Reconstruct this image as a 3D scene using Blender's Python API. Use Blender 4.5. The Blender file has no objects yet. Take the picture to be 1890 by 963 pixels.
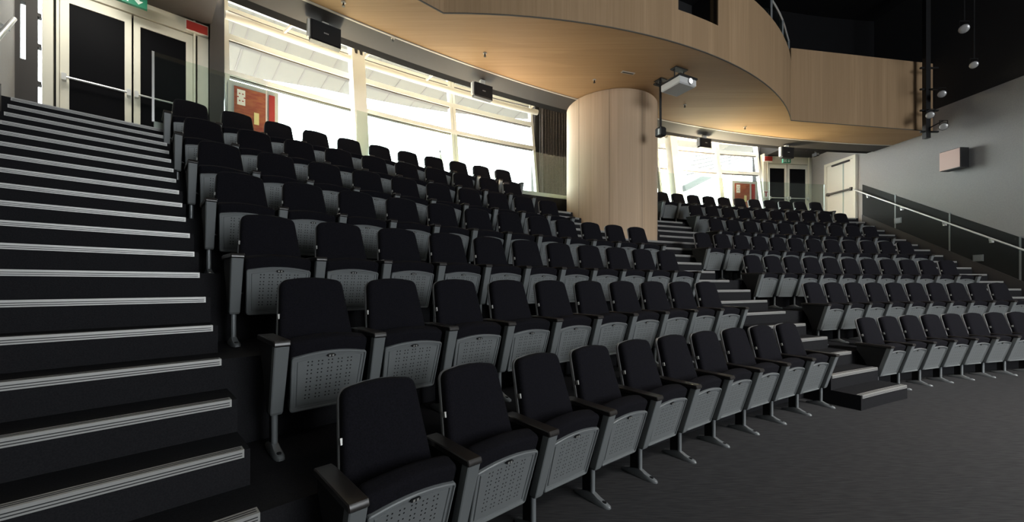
import bpy, bmesh, math, random
from math import sin, cos, pi, atan2, hypot, sqrt, radians
from mathutils import Vector, Matrix
random.seed(7)
S = bpy.context.scene
COL = S.collection

# ------------------------------------------------------------------ camera, world, lights, exposure
EYE, FPX, HORIZON = 1.459, 735.0, 526.0
cam_d = bpy.data.cameras.new('camera'); cam = bpy.data.objects.new('camera', cam_d); COL.objects.link(cam)
cam.location = (0, 0, EYE); cam.rotation_euler = (pi / 2, 0, 0)
cam_d.sensor_width = 36.0; cam_d.lens = 36.0 * FPX / 1890.0
cam_d.shift_y = (HORIZON - 481.5) / 1890.0
cam_d.clip_start = 0.05; cam_d.clip_end = 500
S.camera = cam
S.view_settings.view_transform = 'Standard'; S.view_settings.look = 'None'
S.view_settings.exposure = 0.0; S.view_settings.gamma = 1.0; S.view_settings.use_curve_mapping = False
S.cycles.max_bounces = 10; S.cycles.diffuse_bounces = 5; S.cycles.glossy_bounces = 3
S.cycles.transparent_max_bounces = 16
S.cycles.sample_clamp_indirect = 20.0
S.cycles.use_denoising = True

SKY = 20.0
world = bpy.data.worlds.new('sky'); S.world = world; world.use_nodes = True
bgn = world.node_tree.nodes['Background']
bgn.inputs[0].default_value = (0.93, 0.97, 1.0, 1); bgn.inputs[1].default_value = SKY

def area(name, loc, target, size, size_y, power, color=(1, 1, 1), portal=False, spread=180):
    l = bpy.data.lights.new(name, 'AREA'); l.shape = 'RECTANGLE'; l.size = size; l.size_y = size_y
    l.energy = power; l.color = color; l.spread = radians(spread)
    o = bpy.data.objects.new(name, l); COL.objects.link(o); o.location = loc
    o.rotation_euler = (Vector(target) - Vector(loc)).to_track_quat('-Z', 'Y').to_euler()
    if portal: l.cycles.is_portal = True
    return o
# behind the camera: a low fill panel added for seat fronts; house lights overhead
area('stage_fill', (12.0, -6.0, 4.2), (6.5, 8.0, 2.6), 9.0, 5.0, 1800, (0.93, 0.97, 1.0))
area('house_light', (8.8, -0.8, 9.4), (8.6, 2.6, 0.0), 3.0, 3.0, 720, (1.0, 0.97, 0.92), spread=92)
area('house_light', (0.5, -4.5, 8.6), (-1.0, 6.0, 1.0), 4.0, 2.0, 220, (1.0, 0.95, 0.86))
# sun on the terrace outside, from over the roof of the hall
sl = bpy.data.lights.new('sun', 'SUN'); sl.energy = 12.0; sl.angle = radians(2); sl.color = (1.0, 0.85, 0.62)
so = bpy.data.objects.new('sun', sl); COL.objects.link(so)
so.rotation_euler = Vector((-0.30, 0.62, -1.0)).to_track_quat('-Z', 'Y').to_euler()

# ------------------------------------------------------------------ the plan of the hall
CX, CY = 13.27, -12.98            # centre of all the curved rows
R1, ROW, RISE, PITCH = 20.03, 0.9003, 0.5156, 0.545
STEP_R, STEP_Z = ROW / 3, RISE / 3
A_AXIS = 1.115
AL0, AL1 = 0.7440, 0.7975         # left aisle
AR0, AR1 = 1.4402, 1.4860         # right aisle
A_WL, A_WR = 0.7425, 1.4875       # side walls
LAND = 7 * RISE                   # landing level
R_LAND = 20.47 + 18 * STEP_R
R_DOOR = 27.7
SOF = 5.58                        # balcony soffit
R_WOOD, R_BAND = 24.8, 25.36
CANOPY = 7.1
TOP = 9.6

def P(r, a, z=0.0): return Vector((CX - r * cos(a), CY + r * sin(a), z))
def step_r(i): return 20.47 + STEP_R * i
def step_z(i): return RISE + STEP_Z * i
def ang_px(px, r):
    t = (px - 945.0) / FPX
    A = t * t + 1; B = 2 * (-CX * t - CY); Cc = CX * CX + CY * CY - r * r
    d = (-B + sqrt(B * B - 4 * A * Cc)) / (2 * A)
    return atan2(d - CY, CX - t * d)
def at_px(px, y, z):
    d = FPX * (z - EYE) / (HORIZON - y)
    return Vector(((px - 945.0) * d / FPX, d, z))
def wall_r(d, off=0.0):           # point of the right side wall at depth d, off metres into the room
    x = CX - (d - CY) / math.tan(A_WR)
    return Vector((x - off, d, 0))
ORD = ('first second third fourth fifth sixth seventh eighth ninth tenth eleventh twelfth thirteenth fourteenth fifteenth '
       'sixteenth seventeenth eighteenth nineteenth twentieth twenty-first').split()

# ------------------------------------------------------------------ materials
def mat(name, color, rough=0.6, metal=0.0, spec=0.5, emit=None, estr=0.0):
    m = bpy.data.materials.new(name); m.use_nodes = True
    b = m.node_tree.nodes['Principled BSDF']
    b.inputs['Base Color'].default_value = (*color, 1); b.inputs['Roughness'].default_value = rough
    b.inputs['Metallic'].default_value = metal; b.inputs['Specular IOR Level'].default_value = spec
    if emit: b.inputs['Emission Color'].default_value = (*emit, 1); b.inputs['Emission Strength'].default_value = estr
    return m
def vary(m, c0, c1, scale=(1, 1, 1), rot=(0, 0, 0), nscale=5.0, detail=4.0, bump=0.0, lo=0.35, hi=0.65):
    nt = m.node_tree; b = nt.nodes['Principled BSDF']
    tc = nt.nodes.new('ShaderNodeTexCoord'); mp = nt.nodes.new('ShaderNodeMapping')
    mp.inputs['Scale'].default_value = scale; mp.inputs['Rotation'].default_value = rot
    n = nt.nodes.new('ShaderNodeTexNoise'); n.inputs['Scale'].default_value = nscale; n.inputs['Detail'].default_value = detail
    r = nt.nodes.new('ShaderNodeValToRGB')
    r.color_ramp.elements[0].position = lo; r.color_ramp.elements[0].color = (*c0, 1)
    r.color_ramp.elements[1].position = hi; r.color_ramp.elements[1].color = (*c1, 1)
    nt.links.new(tc.outputs['Object'], mp.inputs[0]); nt.links.new(mp.outputs[0], n.inputs['Vector'])
    nt.links.new(n.outputs['Fac'], r.inputs[0]); nt.links.new(r.outputs[0], b.inputs['Base Color'])
    if bump:
        bp = nt.nodes.new('ShaderNodeBump'); bp.inputs['Strength'].default_value = bump; bp.inputs['Distance'].default_value = 0.004
        nt.links.new(n.outputs['Fac'], bp.inputs['Height']); nt.links.new(bp.outputs[0], b.inputs['Normal'])
    return m
def wood(name, c0, c1, c2, axis, panel=0.6, rough=0.62):
    """veneer: fine grain stretched along axis ('z', or an angle in the plan) with broad leaves of slightly different tone"""
    m = mat(name, c0, rough, 0, 0.18); nt = m.node_tree; b = nt.nodes['Principled BSDF']
    tc = nt.nodes.new('ShaderNodeTexCoord'); mp = nt.nodes.new('ShaderNodeMapping'); mp2 = nt.nodes.new('ShaderNodeMapping')
    if axis == 'z':
        mp.inputs['Scale'].default_value = (26, 26, 0.7); mp2.inputs['Scale'].default_value = (1 / panel, 1 / panel, 0.02)
    else:
        mp.inputs['Rotation'].default_value = (0, 0, axis); mp.inputs['Scale'].default_value = (0.8, 30, 1)
        mp2.inputs['Rotation'].default_value = (0, 0, axis); mp2.inputs['Scale'].default_value = (0.12, 1 / panel, 0.02)
    n = nt.nodes.new('ShaderNodeTexNoise'); n.inputs['Scale'].default_value = 1.0; n.inputs['Detail'].default_value = 5
    n2 = nt.nodes.new('ShaderNodeTexVoronoi'); n2.inputs['Scale'].default_value = 1.6; n2.feature = 'F1'
    r = nt.nodes.new('ShaderNodeValToRGB')
    r.color_ramp.elements[0].position = 0.32; r.color_ramp.elements[0].color = (*c0, 1)
    r.color_ramp.elements[1].position = 0.68; r.color_ramp.elements[1].color = (*c1, 1)
    mx = nt.nodes.new('ShaderNodeMix'); mx.data_type = 'RGBA'; mx.inputs[7].default_value = (*c2, 1)
    sp = nt.nodes.new('ShaderNodeSeparateColor'); mu = nt.nodes.new('ShaderNodeMath'); mu.operation = 'MULTIPLY'; mu.inputs[1].default_value = 0.55
    for q in (mp, mp2): nt.links.new(tc.outputs['Object'], q.inputs[0])
    nt.links.new(mp.outputs[0], n.inputs['Vector']); nt.links.new(mp2.outputs[0], n2.inputs['Vector'])
    nt.links.new(n.outputs['Fac'], r.inputs[0]); nt.links.new(r.outputs[0], mx.inputs[6])
    nt.links.new(n2.outputs['Color'], sp.inputs[0]); nt.links.new(sp.outputs[0], mu.inputs[0]); nt.links.new(mu.outputs[0], mx.inputs[0])
    nt.links.new(mx.outputs[2], b.inputs['Base Color'])
    return m
def glass(name, tint, refl=0.06):
    m = bpy.data.materials.new(name); m.use_nodes = True; nt = m.node_tree; nt.nodes.clear()
    o = nt.nodes.new('ShaderNodeOutputMaterial'); t = nt.nodes.new('ShaderNodeBsdfTransparent'); g = nt.nodes.new('ShaderNodeBsdfGlossy')
    x = nt.nodes.new('ShaderNodeMixShader'); t.inputs[0].default_value = (*tint, 1); g.inputs['Roughness'].default_value = 0.02
    x.inputs[0].default_value = refl
    nt.links.new(t.outputs[0], x.inputs[1]); nt.links.new(g.outputs[0], x.inputs[2]); nt.links.new(x.outputs[0], o.inputs[0])
    return m

M = {}
M['carpet'] = vary(mat('carpet', (0.02, 0.02, 0.02), 0.95, 0, 0.1), (0.015, 0.015, 0.017), (0.021, 0.021, 0.023), nscale=160, bump=0.2)
M['floor'] = vary(mat('stage_floor', (0.03, 0.03, 0.03), 0.9, 0, 0.2), (0.030, 0.030, 0.032), (0.052, 0.052, 0.054), scale=(1, 14, 1), rot=(0, 0, 0.5), nscale=7, bump=0.15)
M['fabric'] = vary(mat('seat_fabric', (0.01, 0.01, 0.013), 0.95, 0, 0.15), (0.005, 0.005, 0.007), (0.009, 0.0085, 0.012), nscale=120, bump=0.4)
M['shell'] = mat('back_shell', (0.20, 0.20, 0.205), 0.4, 0.0, 0.5)
M['tag'] = mat('number_tag', (0.42, 0.42, 0.40), 0.4, 0.3)
M['arm'] = mat('armrest_wood', (0.020, 0.0175, 0.016), 0.30, 0, 0.6)
M['side'] = mat('standard_side', (0.012, 0.012, 0.013), 0.6, 0, 0.3)
M['plate'] = mat('grey_enamel', (0.20, 0.215, 0.22), 0.42, 0.25, 0.5)
M['leg'] = mat('leg_enamel', (0.26, 0.28, 0.29), 0.35, 0.4, 0.5)
M['foot'] = mat('cast_foot', (0.30, 0.32, 0.33), 0.35, 0.5, 0.5)
M['alu'] = mat('nosing_aluminium', (0.44, 0.44, 0.425), 0.4, 0.3, 0.5)
M['grip'] = mat('nosing_grip', (0.035, 0.036, 0.038), 0.8)
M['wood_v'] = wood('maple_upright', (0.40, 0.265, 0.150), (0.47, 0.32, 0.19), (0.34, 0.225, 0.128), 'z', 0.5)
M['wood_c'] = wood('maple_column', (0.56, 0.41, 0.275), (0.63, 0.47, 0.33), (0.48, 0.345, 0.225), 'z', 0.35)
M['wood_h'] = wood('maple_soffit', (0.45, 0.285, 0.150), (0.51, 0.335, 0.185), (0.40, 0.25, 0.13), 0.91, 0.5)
M['band'] = mat('grey_plaster', (0.046, 0.041, 0.038), 0.7)
M['trimline'] = mat('pale_trim', (0.55, 0.50, 0.44), 0.5)
M['cream'] = mat('cream_paint', (0.74, 0.71, 0.60), 0.5)
M['cream2'] = mat('cream_soffit', (0.78, 0.74, 0.64), 0.7)
M['canopy'] = mat('canopy_lining', (0.13, 0.122, 0.103), 0.8)
M['white'] = mat('white_steel', (0.82, 0.80, 0.72), 0.45)
M['seam'] = mat('seam_dark', (0.10, 0.09, 0.08), 0.7)
M['black'] = mat('black_metal', (0.012, 0.012, 0.013), 0.5)
M['ceil'] = mat('black_ceiling', (0.010, 0.010, 0.011), 0.9, 0, 0.1)
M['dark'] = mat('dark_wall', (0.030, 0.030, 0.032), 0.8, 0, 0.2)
M['greywall'] = vary(mat('grey_felt_wall', (0.22, 0.22, 0.22), 0.9, 0, 0.15), (0.34, 0.335, 0.33), (0.37, 0.362, 0.355), nscale=40, bump=0.15)
M['dado'] = mat('dark_dado', (0.014, 0.015, 0.015), 0.6, 0, 0.25)
M['stringer'] = mat('dark_stringer', (0.045, 0.042, 0.042), 0.6)
M['rail'] = mat('bright_rail', (0.80, 0.80, 0.78), 0.3, 0.5)
M['curtain'] = vary(mat('grey_curtain', (0.10, 0.09, 0.09), 0.95, 0, 0.1), (0.085, 0.078, 0.078), (0.125, 0.115, 0.112), nscale=30)
M['doorglass'] = mat('dark_door_glass', (0.005, 0.005, 0.006), 0.5, 0, 0.03)
M['glass'] = glass('window_glass', (0.95, 0.97, 0.96), 0.04)
M['guard'] = glass('guard_glass', (0.87, 0.93, 0.90), 0.05)
M['channel'] = mat('guard_channel', (0.36, 0.42, 0.37), 0.4, 0.3)
M['red'] = mat('red_enamel', (0.36, 0.035, 0.03), 0.4)
M['cabinet'] = mat('pale_grey_enamel', (0.50, 0.50, 0.47), 0.5)
M['brick'] = vary(mat('orange_red_panel', (0.4, 0.12, 0.05), 0.5), (0.27, 0.045, 0.03), (0.36, 0.11, 0.045), scale=(3, 3, 9), nscale=2)
M['paper'] = mat('white_sign', (0.80, 0.78, 0.74), 0.6)
M['yellow'] = mat('pale_yellow', (0.75, 0.62, 0.30), 0.5)
M['green'] = mat('exit_green', (0.02, 0.22, 0.13), 0.4)
M['pict'] = mat('pictogram', (0.75, 0.85, 0.80), 0.5)
M['pink'] = mat('pale_pink_wood', (0.62, 0.42, 0.36), 0.5)
M['projwhite'] = mat('projector_white', (0.72, 0.72, 0.71), 0.4)
M['projgrey'] = mat('projector_grey', (0.45, 0.45, 0.45), 0.5)
M['lens'] = mat('projector_lens', (0.9, 0.9, 0.9), 0.1, 0, 0.5, (0.95, 0.98, 1.0), 2.5)
M['lamp'] = mat('fixture_face', (0.50, 0.50, 0.50), 0.35, 0.4)
M['terrace'] = mat('pale_terrace', (0.32, 0.315, 0.30), 0.8)
M['extwhite'] = mat('exterior_white', (0.80, 0.80, 0.78), 0.7)
M['extgrey'] = mat('exterior_grey', (0.07, 0.07, 0.07), 0.8)
M['parasol'] = mat('parasol_canvas', (0.70, 0.68, 0.60), 0.9)

def perforated():
    """grey enamel with the punched pattern of five rows of small four-hole groups"""
    m = mat('perforated_enamel', (0.215, 0.23, 0.235), 0.42, 0.25, 0.5); nt = m.node_tree; b = nt.nodes['Principled BSDF']
    N = nt.nodes.new
    tc = N('ShaderNodeTexCoord'); se = N('ShaderNodeSeparateXYZ'); nt.links.new(tc.outputs['Object'], se.inputs[0])
    def op(o, a, bb=None):
        n = N('ShaderNodeMath'); n.operation = o
        for k, v in enumerate((a, bb)):
            if v is None: continue
            if isinstance(v, (int, float)): n.inputs[k].default_value = v
            else: nt.links.new(v, n.inputs[k])
        return n.outputs[0]
    def cell(x, p, off):              # distance from the nearest of the two holes in a group
        f = op('FRACT', op('DIVIDE', op('ADD', x, off), p))
        l = op('ABSOLUTE', op('MULTIPLY', op('SUBTRACT', f, 0.5), p))
        return op('SUBTRACT', l, 0.0105)
    dx = cell(se.outputs[0], 0.056, 0.140 + 5.6); dz = cell(se.outputs[2], 0.050, 0.050 * 40 - 0.268)
    dist = op('SQRT', op('ADD', op('MULTIPLY', dx, dx), op('MULTIPLY', dz, dz)))
    hole = op('LESS_THAN', dist, 0.0042)
    inx = op('LESS_THAN', op('ABSOLUTE', se.outputs[0]), 0.140)
    inz = op('MULTIPLY', op('GREATER_THAN', se.outputs[2], 0.268), op('LESS_THAN', se.outputs[2], 0.268 + 0.050 * 5))
    fac = op('MULTIPLY', hole, op('MULTIPLY', inx, inz))
    mx = N('ShaderNodeMix'); mx.data_type = 'RGBA'
    mx.inputs[6].default_value = (0.215, 0.23, 0.235, 1); mx.inputs[7].default_value = (0.006, 0.006, 0.006, 1)
    nt.links.new(fac, mx.inputs[0]); nt.links.new(mx.outputs[2], b.inputs['Base Color'])
    return m
M['perf'] = perforated()

# ------------------------------------------------------------------ mesh helpers
class MB:
    def __init__(s): s.v = []; s.f = []; s.mi = []; s.cur = 0
    def add(s, vs, fs):
        n = len(s.v); s.v += [tuple(v) for v in vs]
        s.f += [tuple(i + n for i in f) for f in fs]; s.mi += [s.cur] * len(fs); return s
    def box(s, x0, x1, y0, y1, z0, z1):
        return s.add([(x0, y0, z0), (x1, y0, z0), (x1, y1, z0), (x0, y1, z0), (x0, y0, z1), (x1, y0, z1), (x1, y1, z1), (x0, y1, z1)],
                     [(3, 2, 1, 0), (4, 5, 6, 7), (0, 1, 5, 4), (1, 2, 6, 5), (2, 3, 7, 6), (3, 0, 4, 7)])
    def loft(s, rings, cap=True, closed=True):
        n = len(rings[0]); vs = [p for r in rings for p in r]; fs = []
        for k in range(len(rings) - 1):
            for i in range(n if closed else n - 1):
                j = (i + 1) % n; fs.append((k * n + i, k * n + j, (k + 1) * n + j, (k + 1) * n + i))
        if cap: fs.append(tuple(reversed(range(n)))); fs.append(tuple((len(rings) - 1) * n + i for i in range(n)))
        return s.add(vs, fs)
    def prism_x(s, poly, x0, x1):     # poly in (y, z)
        return s.loft([[(x0, y, z) for y, z in poly], [(x1, y, z) for y, z in poly]])
    def prism_z(s, poly, z0, z1):     # poly in (x, y)
        return s.loft([[(x, y, z0) for x, y in poly], [(x, y, z1) for x, y in poly]])
    def tube(s, pts, r, n=10, cap=True):
        pts = [Vector(p) for p in pts]; rings = []
        rs = r if isinstance(r, (list, tuple)) else [r] * len(pts)
        for k, p in enumerate(pts):
            d = (pts[min(k + 1, len(pts) - 1)] - pts[max(k - 1, 0)]).normalized()
            u = d.cross(Vector((0, 0, 1)))
            if u.length < 1e-3: u = Vector((1, 0, 0))
            u.normalize(); w = d.cross(u)
            rings.append([p + rs[k] * (cos(2 * pi * i / n) * u + sin(2 * pi * i / n) * w) for i in range(n)])
        return s.loft(rings, cap)
    def sweep(s, prof, a0, a1, n=0):  # prof: closed list of (r, z), swept along the arc about the hall's centre
        n = n or max(2, int(abs(a1 - a0) / 0.012))
        return s.loft([[P(r, a0 + (a1 - a0) * k / n, z) for r, z in prof] for k in range(n + 1)])
    def sector(s, r0, r1, a0, a1, z0, z1, n=0):
        return s.sweep([(r0, z0), (r1, z0), (r1, z1), (r0, z1)], a0, a1, n)
    def beam(s, p, q, w, h):          # box from p to q, w wide in the plan, h high, centred
        p, q = Vector(p), Vector(q); d = (q - p).normalized(); u = d.cross(Vector((0, 0, 1)))
        if u.length < 1e-3: u = Vector((1, 0, 0))
        u.normalize(); t = u.cross(d)
        ring = lambda c: [c + u * (w / 2 * i) + t * (h / 2 * j) for i, j in ((-1, -1), (1, -1), (1, 1), (-1, 1))]
        return s.loft([ring(p), ring(q)])
    def mesh(s, name, mats, smooth=None):
        me = bpy.data.meshes.new(name); me.from_pydata(s.v, [], s.f)
        for m in (mats if isinstance(mats, (list, tuple)) else [mats]): me.materials.append(m)
        for p, i in zip(me.polygons, s.mi): p.material_index = i
        bm = bmesh.new(); bm.from_mesh(me); bmesh.ops.recalc_face_normals(bm, faces=bm.faces); bm.to_mesh(me); bm.free()
        if smooth:
            me.polygons.foreach_set('use_smooth', [True] * len(me.polygons)); me.set_sharp_from_angle(angle=radians(smooth))
        me.update(); return me
    def build(s, name, mats, parent=None, smooth=None):
        o = bpy.data.objects.new(name, s.mesh(name, mats, smooth)); COL.objects.link(o)
        if parent: o.parent = parent
        return o
def tag(o, label, cat, group=None):
    o['label'] = label; o['category'] = cat
    if group: o['group'] = group
    return o
def thing(name, label, cat, loc=(0, 0, 0), rz=0.0, group=None):
    o = bpy.data.objects.new(name, None); o.empty_display_size = 0.1; COL.objects.link(o)
    o.location = loc; o.rotation_euler = (0, 0, rz)
    return tag(o, label, cat, group)
def struct(o): o['kind'] = 'structure'; return o
def dup(root, loc, rz, label, group=None):
    r = root.copy(); COL.objects.link(r); r.location = loc; r.rotation_euler = (0, 0, rz); r['label'] = label
    if group: r['group'] = group
    for ch in list(root.children):
        c = ch.copy(); COL.objects.link(c); c.parent = r
        for g in list(ch.children):
            d = g.copy(); COL.objects.link(d); d.parent = c
    return r
def face(a): return pi / 2 - a        # turns local +x along the row, local -y to the stage
def offset(poly, d):
    n = len(poly); out = []
    for i in range(n):
        a, b, c = Vector(poly[i - 1]), Vector(poly[i]), Vector(poly[(i + 1) % n])
        e1, e2 = (b - a).normalized(), (c - b).normalized()
        nn = Vector((-e1.y - e2.y, e1.x + e2.x)); k = nn.length_squared
        nn = nn * (2 / k) if k > 1e-6 else Vector((0, 0))
        if nn.length > 1.6: nn *= 1.6 / nn.length
        out.append((b.x + nn.x * d, b.y + nn.y * d))
    return out
def bez(a, b, c, n): return [((1 - t) ** 2 * a[0] + 2 * t * (1 - t) * b[0] + t * t * c[0], (1 - t) ** 2 * a[1] + 2 * t * (1 - t) * b[1] + t * t * c[1]) for t in [k / n for k in range(n + 1)]]

# ------------------------------------------------------------------ structure: floors, tiers, steps
struct(MB().sector(1.0, 20.5, 0.62, 1.62, -0.12, 0.0).build('floor', M['floor']))
LEFT = {1: (0.8076, 10), 2: (0.8059, 10), 3: (0.8036, 11), 4: (0.8020, 12), 5: (0.8004, 10), 6: (0.7986, 10), 7: (0.7969, 11)}
RIGHT = {1: (1.1480, 10), 2: (1.1632, 10), 3: (1.1522, 11), 4: (1.1420, 12), 5: (1.2023, 10), 6: (1.2139, 10), 7: (1.2027, 11)}
def row_r(k): return R1 + (k - 1) * ROW
def row_z(k): return (k - 1) * RISE
def mid_aisle(k):                     # angles between the two blocks behind row k
    if k <= 3: return 1.0885, 1.1465
    if k == 4: return 1.0935, 1.1402
    return {5: (1.0370, 1.1985), 6: (1.0265, 1.2105), 7: (1.0385, 1.2010)}[k]
for k in range(2, 8):
    r0, r1 = 20.47 + ROW * (k - 2), 20.47 + ROW * (k - 1)
    m0, m1 = mid_aisle(k)
    if k == 7: m0, m1 = A_AXIS, A_AXIS
    r1 = r1 + (0.0 if k < 7 else 0.02)
    struct(MB().sector(r0, r1, AL1, m0, row_z(k - 1) - 0.3, row_z(k)).build('floor_tier', M['carpet']))
    struct(MB().sector(r0, r1, m1, AR0, row_z(k - 1) - 0.3, row_z(k)).build('floor_tier', M['carpet']))
NOSING = [(-0.006, -0.034), (0.004, -0.034), (0.004, -0.004), (0.052, -0.004), (0.052, 0.004), (-0.006, 0.004)]
def nosing(i, a0, a1, label, group):
    r, z = step_r(i), step_z(i)
    o = MB().sweep([(r + x, z + y) for x, y in NOSING], a0, a1).build('stair_nosing', M['alu'])
    tag(o, label, 'stair nosing', group)
    g = MB()
    for u in (0.012, 0.030): g.sector(r + u, r + u + 0.006, a0 + 0.0004, a1 - 0.0004, z + 0.0035, z + 0.0052)
    for w in (-0.012, -0.024): g.sector(r - 0.0075, r - 0.0055, a0 + 0.0004, a1 - 0.0004, z + w - 0.002, z + w + 0.002)
    g.build('grip_strip', M['grip'], o)
    return o
for i in range(-2, 19):
    for nm, a0, a1 in (('left', AL0, AL1), ('middle', 0, 0), ('right', AR0, AR1)):
        k = (i + 6) // 3                # the row whose level this step climbs from
        if nm == 'middle':
            if i > 15: continue
            kk = max(1, min(7, k)); a0, a1 = mid_aisle(kk)
        if i < 18 and not (nm == 'middle' and i == 15):
            struct(MB().sector(step_r(i), step_r(i + 1), a0, a1, step_z(i) - 0.66, step_z(i)).build('floor_step', M['carpet']))
        where = {'left': 'steps along the left side wall', 'middle': 'middle steps climbing to the round column', 'right': 'steps along the right side wall'}[nm]
        spans = [(a0, a1)]
        if nm == 'middle' and i >= 12:
            hw = sqrt(max(0.0, 1.03 ** 2 - (step_r(i) - 24.87) ** 2)) / step_r(i) + 0.0012
            spans = [(a0, A_AXIS - hw), (A_AXIS + hw, a1)]
        if nm == 'middle' and i == 15: spans = [(1.0385, A_AXIS - hw), (A_AXIS + hw, 1.2105)]
        for q, (b0, b1) in enumerate(spans):
            extra = '' if len(spans) == 1 else (' left of it', ' right of it')[q]
            nosing(i, b0 + 0.0012, b1 - 0.0012, f'ribbed aluminium nosing, {ORD[i + 2]} of the {where}{extra}', f'stair nosings of the {nm} aisle')
# landing behind the top row and the riser up to it
struct(MB().sector(R_LAND, 28.2, A_WL - 0.05, A_WR + 0.05, LAND - 0.9, LAND).build('floor_landing', M['carpet']))

# ------------------------------------------------------------------ structure: side walls, shell of the room
def side_wall(a, sgn, name):
    u = Vector((sin(a), cos(a), 0)) * sgn           # out of the room
    def quad(r0, r1, za0, za1, zb0, zb1, t0, t1):    # wall piece between radii, z range at each end, thickness t0..t1 outward
        m = MB(); c = lambda r, z, t: P(r, a, z) + u * t
        m.loft([[c(r0, za0, t0), c(r0, za1, t0), c(r0, za1, t1), c(r0, za0, t1)], [c(r1, zb0, t0), c(r1, zb1, t0), c(r1, zb1, t1), c(r1, zb0, t1)]])
        return m
    zs = lambda r: RISE + (r - 20.47) / STEP_R * STEP_Z   # stair slope line
    return quad, zs, u
for a, sgn, nm in ((A_WL, -1, 'left'), (A_WR, 1, 'right')):
    quad, zs, u = side_wall(a, sgn, nm)
    m = quad(3.0, 28.3, -0.1, 6.15, -0.1, 6.15, 0.02, 0.25)
    struct(m.build(f'wall_{nm}', M['greywall']))
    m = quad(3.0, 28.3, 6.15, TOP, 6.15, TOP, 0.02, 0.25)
    struct(m.build(f'wall_{nm}_upper', M['dark']))  # near-black stands for the balcony's shade, put into the wall colour
    rb = 25.72
    d0, d1 = 18.9, rb
    m = quad(d0, d1, 0.0, zs(d0) + 1.13, zs(d1) - 0.3, zs(d1) + 1.13, 0.0, 0.03)
    struct(m.build(f'wall_{nm}_dado', M['dado']))
    m = quad(18.9, rb, zs(18.9) - 0.25, zs(18.9) + 0.17, zs(rb) - 0.2, zs(rb) + 0.17, -0.015, 0.01)
    struct(m.build(f'baseboard_{nm}', M['stringer']))
    for q in range(4):
        r = (21.0, 22.0, 23.35, 24.7)[q]
        if nm == 'right':
            m = quad(r, r + 0.035, zs(r) + 0.18, zs(r) + 1.16, zs(r) + 0.18, zs(r) + 1.16, -0.006, 0.02)
            struct(m.build('trim_1' if q == 0 else f'trim_{q + 1}', M['plate']))
    # handrail on brackets
    t = thing('handrail', f'bright metal handrail climbing along the {nm} side wall', 'handrail', (0, 0, 0), 0)
    h = 0.90
    r0, r1 = 19.6, 25.95
    pts = [P(r, a, zs(r) + h) - u * 0.09 for r in (r0, r0 + 2, r0 + 4, r1)]
    MB().tube(pts, 0.022, 10).build('rail', M['rail'], t, 40)
    for r in (20.3, 21.4, 22.5, 23.45, 24.5, 25.5):
        b = MB(); p = P(r, a, zs(r) + h)
        b.tube([p - u * 0.09 - Vector((0, 0, 0.02)), p - u * 0.085 - Vector((0, 0, 0.07)), p - u * 0.0 - Vector((0, 0, 0.075))], 0.013, 8)
        b.beam(p - u * 0.022 - Vector((0, 0, 0.115)), p - u * 0.022 - Vector((0, 0, 0.035)), 0.075, 0.05)
        b.build('bracket', M['rail'], t, 40)
struct(MB().sector(0.05, 25.5, 0.6, 1.65, TOP, TOP + 0.2).build('ceiling', M['ceil']))
struct(MB().sector(25.36, 25.6, A_WL - 0.02, A_WR + 0.02, SOF + 0.02, TOP).build('wall_rear', M['ceil']))
# stage end of the room, behind the camera
struct(MB().sector(0.5, 3.2, 0.6, 1.65, -0.12, TOP).build('wall_stage', M['dark']))

# ------------------------------------------------------------------ structure: balcony, soffit, column
A_F0, R_F0, A_F2, R_F2 = 0.926, 23.80, 0.7600, 23.75
front_r = [P(R_F0, 2 * A_AXIS - A_F0), P(R_F2, 2 * A_AXIS - A_F2)]
F0, F1 = P(R_F0, A_F0), P(R_F0, 2 * A_AXIS - A_F0)
G0, G1 = P(R_F2, A_WL + 0.0), P(R_F2, A_WR)
mid = (F0 + F1) / 2; ch = (F1 - F0); L = ch.length; ch.normalize(); nrm = Vector((ch.y, -ch.x, 0)); SAG = 1.05
RB = (L * L / 4 + SAG * SAG) / (2 * SAG); cb = mid + nrm * (SAG - RB); half = math.asin(L / 2 / RB)
bulge = []
NB = 28
for k in range(NB + 1):
    th = -half + 2 * half * k / NB
    bulge.append(cb + nrm * (RB * cos(th)) + ch * (RB * sin(th)))
line = [G0] + bulge + [G1]
def offset_line(pts, t):               # moves the front line t metres back from the stage
    out = []
    for i, p in enumerate(pts):
        a = pts[max(i - 1, 0)]; b = pts[min(i + 1, len(pts) - 1)]; d = (b - a).normalized()
        out.append(p + Vector((-d.y, d.x, 0)) * t)
    return out
back_arc = [P(R_WOOD, A_WL + (A_WR - A_WL) * k / 40) for k in range(41)]
poly = [(p.x, p.y) for p in offset_line(line, 0.006)] + [(p.x, p.y) for p in reversed(back_arc)]
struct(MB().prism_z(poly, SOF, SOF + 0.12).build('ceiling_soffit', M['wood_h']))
struct(MB().sector(R_WOOD, R_BAND, A_WL, A_WR, SOF - 0.005, SOF + 0.5).build('ceiling_band', M['band']))
struct(MB().sector(R_WOOD - 0.012, R_WOOD + 0.022, A_WL, A_WR, SOF - 0.014, SOF + 0.01).build('trim_5', M['trimline']))
PT, WT = 7.08, 7.40
lo, li = line, offset_line(line, 0.16)
SB = SOF + 0.004
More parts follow.
